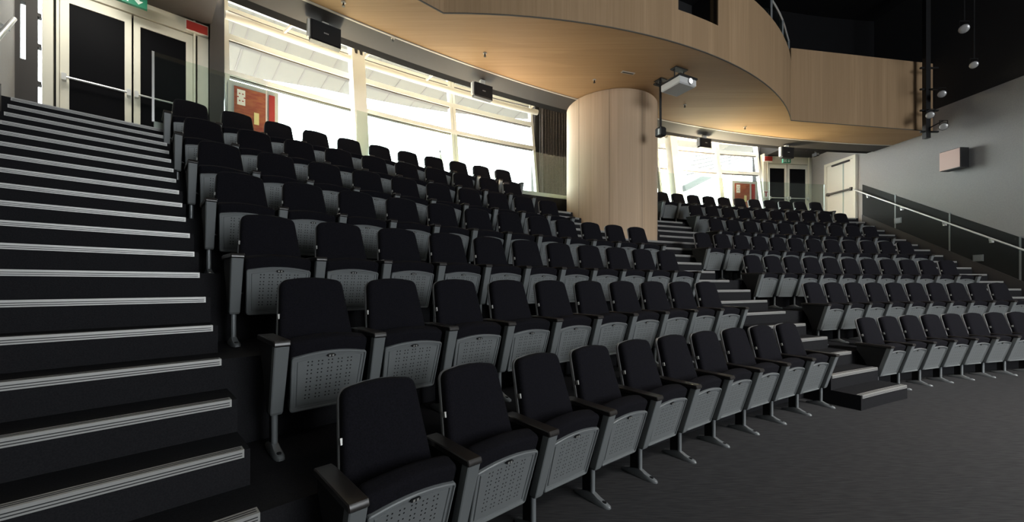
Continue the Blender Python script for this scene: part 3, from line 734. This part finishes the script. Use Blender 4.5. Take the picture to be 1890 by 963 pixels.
for block, table in (('left', LEFT), ('right', RIGHT)):
    for k in range(1, 8):
        a0, n = table[k]; r, z = row_r(k), row_z(k); da = PITCH / r
        for j in range(n):
            a = a0 + (j + 0.5) * da
            lab = f'black folding theatre seat, {ORD[j]} from the left, {ORD[k - 1]} row of the {block} block'
            grp = f'theatre seats of the {block} seating block'
            loc = P(r, a, z)
            if first[0]:
                s = seat0; s.location = loc; s.rotation_euler = (0, 0, face(a)); s['label'] = lab; s['group'] = grp; first[0] = False
            else: dup(seat0, loc, face(a), lab, grp)
        a = a0 + (n + 0.5) * da
        lab = f'end armrest on grey pedestal closing the {ORD[k - 1]} row of the {block} block'
        if first[1]:
            e = end0; e.location = P(r, a, z); e.rotation_euler = (0, 0, face(a)); e['label'] = lab; e['group'] = 'end armrests of the rows'; first[1] = False
        else: dup(end0, P(r, a, z), face(a), lab, 'end armrests of the rows')

# ------------------------------------------------------------------ loudspeakers under the grey band
def loudspeaker(label, px, y0, y1, wpx, r):
    a = ang_px(px, r); p = P(r, a); d = p.y
    z1, z0 = EYE + (HORIZON - y0) * d / FPX, EYE + (HORIZON - y1) * d / FPX
    w = wpx * d / FPX * 1.05; h = z1 - z0
    t = thing('loudspeaker', label, 'loudspeaker', (p.x, p.y, z0), face(a), 'loudspeakers under the balcony edge')
    MB().box(-w / 2, w / 2, 0, 0.11, 0, h).build('cabinet', M['black'], t)
    g = MB(); g.loft([[(x, y, z) for x, z in ((-w / 2 + i, i), (w / 2 - i, i), (w / 2 - i, h - i), (-w / 2 + i, h - i))] for i, y in ((0.012, 0.0), (0.018, -0.012))])
    gr = g.build('grille', M['side'], t)
    m = MB()
    for q in range(4): m.box(-0.034 + q * 0.018, -0.021 + q * 0.018, -0.015, -0.0118, h * 0.46, h * 0.46 + 0.018)
    m.build('logo', M['tag'], gr)
    b = MB(); b.box(-w / 2 - 0.035, -w / 2, 0.03, 0.10, h * 0.15, h); b.box(-0.05, 0.05, 0.03, 0.10, h, max(h + 0.02, SOF - z0 - 0.004)); b.build('bracket', M['white'], t)
loudspeaker('black loudspeaker under the balcony edge, above the left window', 602, 44, 81, 50, 25.1)
loudspeaker('black loudspeaker under the balcony edge, between left window and column', 893, 155, 181, 36, 25.1)
loudspeaker('small dark loudspeaker above the windows just right of the column', 1303, 255, 272, 24, 25.2)
loudspeaker('small black loudspeaker in front of the far exit sign', 1455, 271, 291, 24, 25.2)

# ------------------------------------------------------------------ projector and its pole camera
fd = Vector((0.447, -0.894, 0)); pc = Vector((3.185, 7.63, 0)); rz = atan2(fd.y, fd.x) + pi / 2     # local -y is the lens side
t = thing('projector', 'white ceiling projector with glowing lens in front of the round column', 'projector', (pc.x, pc.y, 5.20), rz)
m = MB(); ol = [(-0.22, -0.225), (0.22, -0.225), (0.22, 0.215), (0.19, 0.235), (-0.19, 0.235), (-0.22, 0.215)]
m.loft([[(x, y, z) for x, y in offset(ol, i)] for i, z in ((0.02, 0.0), (0.0, 0.015), (0.0, 0.115), (0.012, 0.13))]); b = m.build('projector_body', M['projwhite'], t)
m = MB(); m.box(-0.20, 0.20, -0.20, 0.20, -0.004, 0.002); m.build('base_plate', M['projgrey'], b)
m = MB(); n = 20
m.loft([[(0.05 + r * cos(2 * pi * i / n), y, 0.068 + r * sin(2 * pi * i / n)) for i in range(n)] for r, y in ((0.06, -0.22), (0.06, -0.245), (0.05, -0.25), (0.05, -0.238))]); lr = m.build('lens_ring', M['projgrey'], t, 40)
m = MB(); m.loft([[(0.05 + r * cos(2 * pi * i / n), y, 0.068 + r * sin(2 * pi * i / n)) for i in range(n)] for r, y in ((0.049, -0.236), (0.045, -0.247), (0.02, -0.252))]); m.build('lens', M['lens'], lr, 60)
m = MB()
m.box(-0.22, -0.18, -0.20, 0.20, 0.135, 0.165); m.box(0.18, 0.22, -0.20, 0.20, 0.135, 0.165); m.box(-0.24, 0.24, -0.24, -0.20, 0.13, 0.16); m.box(-0.02, 0.02, -0.20, 0.20, 0.15, 0.19)
for x in (-0.12, 0.12):
    m.tube([(x, -0.02, 0.15), (x, -0.02, SOF - 5.20 - 0.002)], 0.012, 8)
m.box(-0.16, 0.16, -0.09, 0.05, SOF - 5.20 - 0.018, SOF - 5.20 - 0.001)
m.build('ceiling_mount', M['black'], t)
pt = Vector((2.99, 8.02, 0))
t = thing('hanging_camera', 'black camera on a drop pole hanging behind the projector beside the round column', 'camera', (pt.x, pt.y, 4.50), rz)
m = MB(); m.tube([(0, 0, 0.12), (0, 0, SOF - 4.50)], 0.024, 10); m.build('pole', M['black'], t, 40)
m = MB(); m.box(-0.16, 0.10, -0.03, 0.03, SOF - 4.50 - 0.12, SOF - 4.50 - 0.09); m.box(-0.09, 0.09, -0.09, 0.09, SOF - 4.50 - 0.012, SOF - 4.50 - 0.001); m.build('top_bracket', M['black'], t)
m = MB(); m.loft([[(x, y, z) for x, y in offset([(-0.07, -0.08), (0.07, -0.08), (0.07, 0.07), (-0.07, 0.07)], i)] for i, z in ((0.02, -0.06), (0.0, -0.04), (0.0, 0.10), (0.02, 0.13))]); b = m.build('camera_body', M['black'], t)
m = MB(); m.box(-0.085, -0.066, -0.05, -0.01, -0.03, 0.08); m.build('side_plate', M['tag'], b)

# ------------------------------------------------------------------ small fixtures on the soffit
def fixture(label, px, y, z, r=0.035, kind='ceiling_spotlight', cat='ceiling spotlight'):
    p = at_px(px, y, z); t = thing(kind, label, cat, (p.x, p.y, z), 0, 'small fixtures in the balcony soffit')
    n = 14; c = lambda rr, zz: [(rr * cos(2 * pi * i / n), rr * sin(2 * pi * i / n), zz) for i in range(n)]
    m = MB(); m.loft([c(r, 0.0), c(r, -0.008), c(r * 0.75, -0.014)]); m.build('rim', M['trimline'], t, 40)
    m = MB(); m.loft([c(r * 0.32, -0.012), c(r * 0.32, -0.05), c(r * 0.62, -0.055), c(r * 0.62, -0.063)]); m.build('head', M['black'], t, 40)
for lab, px, y in (('small round fixture in the wooden soffit, between the two left loudspeakers', 895, 98), ('small round fixture in the wooden soffit near the top edge of the photo', 634, 4),
                   ('small round fixture in the wooden soffit just above the round column', 1097, 147), ('small round fixture in the wooden soffit below the projector', 1264, 193),
                   ('small round fixture in the wooden soffit right of the projector', 1375, 234)):
    fixture(lab, px, y, SOF)
fixture('small dark fixture in the grey band right of the largest loudspeaker', 725, 70, SOF - 0.005, 0.03)
fixture('small pale fixture in the lobby ceiling left of the cream side door', 1488, 275, 6.12, 0.05)
fixture('second pale fixture in the lobby ceiling, above the cream side door', 1516, 275, 6.12, 0.05)
p = at_px(1159, 134, SOF)
t = thing('air_slot', 'narrow pale slot in the wooden soffit left of the projector', 'air vent', (p.x, p.y, SOF), 0.30)
MB().box(-0.14, 0.14, -0.035, 0.035, -0.010, 0.0).build('slot_frame', M['trimline'], t); MB().box(-0.12, 0.12, -0.015, 0.015, -0.013, -0.006).build('slot', M['seam'], t)

# ------------------------------------------------------------------ right wall: speaker box, step lights, spotlights
d = 10.08; w = wall_r(d); ax = Vector((-(cos(A_WR)), sin(A_WR), 0)); rz = atan2(ax.y, ax.x)
t = thing('wall_loudspeaker', 'box loudspeaker with pale pink side fixed to the grey right wall', 'loudspeaker', (w.x, w.y, 4.38), rz)
# local x away along the wall, local +y into the room
MB().box(-0.22, 0.22, 0.05, 0.28, 0, 0.49).build('cabinet', M['black'], t)
MB().box(-0.205, 0.225, 0.278, 0.292, 0.012, 0.478).build('side_face', M['pink'], t)
MB().box(-0.05, 0.05, -0.03, 0.05, 0.15, 0.35).build('wall_bracket', M['black'], t)
for lab, px, y in (('grey step light plate on the dark dado, upper one by the handrail', 1658, 407), ('grey step light plate on the dark dado, lower one below the handrail', 1806, 476)):
    tt = (px - 945) / FPX; k = 1 / math.tan(A_WR); d = (CX + CY * k) / (tt + k); w = wall_r(d); z = EYE + (HORIZON - y) * d / FPX
    t = thing('step_light', lab, 'step light', (w.x, w.y, z), rz)
    MB().box(-0.10, 0.10, -0.01, 0.02, -0.08, 0.08).build('housing', M['plate'], t)
    MB().box(-0.08, 0.08, 0.019, 0.024, -0.06, 0.06).build('cover', M['leg'], t)
m0 = Vector((10.72, 10.30, 0))
t = thing('lighting_pole', 'black upright lighting pole at the end of the wooden balcony wing', 'lighting pole', (m0.x, m0.y, 5.2))
MB().box(-0.06, 0.06, -0.05, 0.05, 0.05, TOP - 5.2 - 0.001).build('pole', M['black'], t)
for z in (0.2, 0.75, 1.3, 1.85): MB().box(-0.16, 0.30, -0.02, 0.02, z, z + 0.04).build('cross_arm', M['black'], t)
def spot(label, loc, aim, sc=1.0, arm=None, grp=None):
    t = thing('stage_spotlight', label, 'spotlight', loc, 0, grp)
    q = (Vector(aim) - Vector(loc)).to_track_quat('-Z', 'Y').to_matrix()
    n = 14; c = lambda rr, zz: [q @ Vector((rr * sc * cos(2 * pi * i / n), rr * sc * sin(2 * pi * i / n), zz * sc)) for i in range(n)]
    m = MB(); m.loft([c(0.05, 0.17), c(0.075, 0.14), (c(0.075, -0.06)), c(0.09, -0.10), c(0.09, -0.14)]); b = m.build('lamp_body', M['black'], t, 40)
    m = MB(); m.loft([c(0.082, -0.139), c(0.075, -0.148), c(0.03, -0.152)]); m.build('lens', M['lamp'], b, 60)
    m = MB()
    u = Vector((1, 0, 0))
    m.tube([u * 0.10 * sc, u * 0.10 * sc + Vector((0, 0, 0.14 * sc)), u * -0.10 * sc + Vector((0, 0, 0.14 * sc)), u * -0.10 * sc], 0.010, 6)
    if arm is not None: m.tube([Vector((0, 0, 0.14 * sc)), Vector(arm) - Vector(loc)], 0.014, 6)
    m.build('yoke', M['black'], t)
AIM = (2.0, 2.0, 1.0)
g = 'stage spotlights on the lighting pole'
spot('uppermost spotlight on the lighting pole beside the balcony wing', (10.82, 10.02, 6.28), AIM, 1.0, (10.73, 10.245, 6.50), g)
spot('middle spotlight on the lighting pole, facing the wooden wing', (10.50, 10.0, 5.74), AIM, 1.0, (10.70, 10.245, 5.97), g)
spot('lowest spotlight on the lighting pole above the wall loudspeaker', (10.86, 10.02, 5.46), AIM, 1.0, (10.74, 10.245, 5.50), g)
w = wall_r(9.0)
spot('spotlight high under the black ceiling above the right wall', (10.22, 9.0, 7.27), AIM, 1.1, (10.22, 9.0, TOP - 0.002), 'spotlights under the black ceiling')
spot('lower of the two spotlights hanging from the black ceiling', (10.44, 9.0, 6.45), AIM, 0.9, (10.44, 9.0, TOP - 0.002), 'spotlights under the black ceiling')
# small camera by the far door
a = ang_px(1505, 26.6); z = 5.86; p = P(26.6, a, z)
t = thing('security_camera', 'small dark camera hanging from the lobby ceiling beside the cream side door', 'camera', (p.x, p.y, z), face(a))
MB().tube([(0, 0, 0.04), (0, 0, 6.12 - z - 0.001)], 0.02, 8).build('stem', M['black'], t)
m = MB(); m.box(-0.05, 0.05, -0.10, 0.08, -0.06, 0.05); b = m.build('camera_body', M['black'], t)
MB().box(-0.03, 0.03, -0.108, -0.099, -0.04, 0.03).build('lens_window', M['lamp'], b)

# warm fill strips without fixtures, added to stand for daylight bounced onto the soffit
for a0, a1, w in ((ang_px(525, 26.9), ang_px(650, 26.9), 105), (ang_px(690, 26.9), ang_px(980, 26.9), 160), (ang_px(1225, 26.9), ang_px(1345, 26.9), 620)):
    am = (a0 + a1) / 2; p = P(26.9, am, LAND + 0.12)
    area('soffit_fill', p, p + Vector((0, 0, 1)) + (P(26.0, am) - P(26.9, am)) * 0.13, 0.3, 26.9 * (a1 - a0), w, (1.0, 0.80, 0.55), spread=138)
area('lobby_fill', P(26.7, 0.768, 6.17), P(26.9, 0.775, LAND), 0.9, 0.6, 42, (1.0, 0.97, 0.86))  # fill added to brighten the doors of the left lobby
# window portals: they guide the daylight through the glazing
for bb in (bays, bays_r):
    for q in range(len(bb) - 1):
        am = (bb[q] + bb[q + 1]) / 2; wd = 27.9 * (bb[q + 1] - bb[q])
        p = P(28.05, am, 5.35); area('window_portal', p, (CX, CY, 5.35), wd, 3.4, 1.0, portal=True)
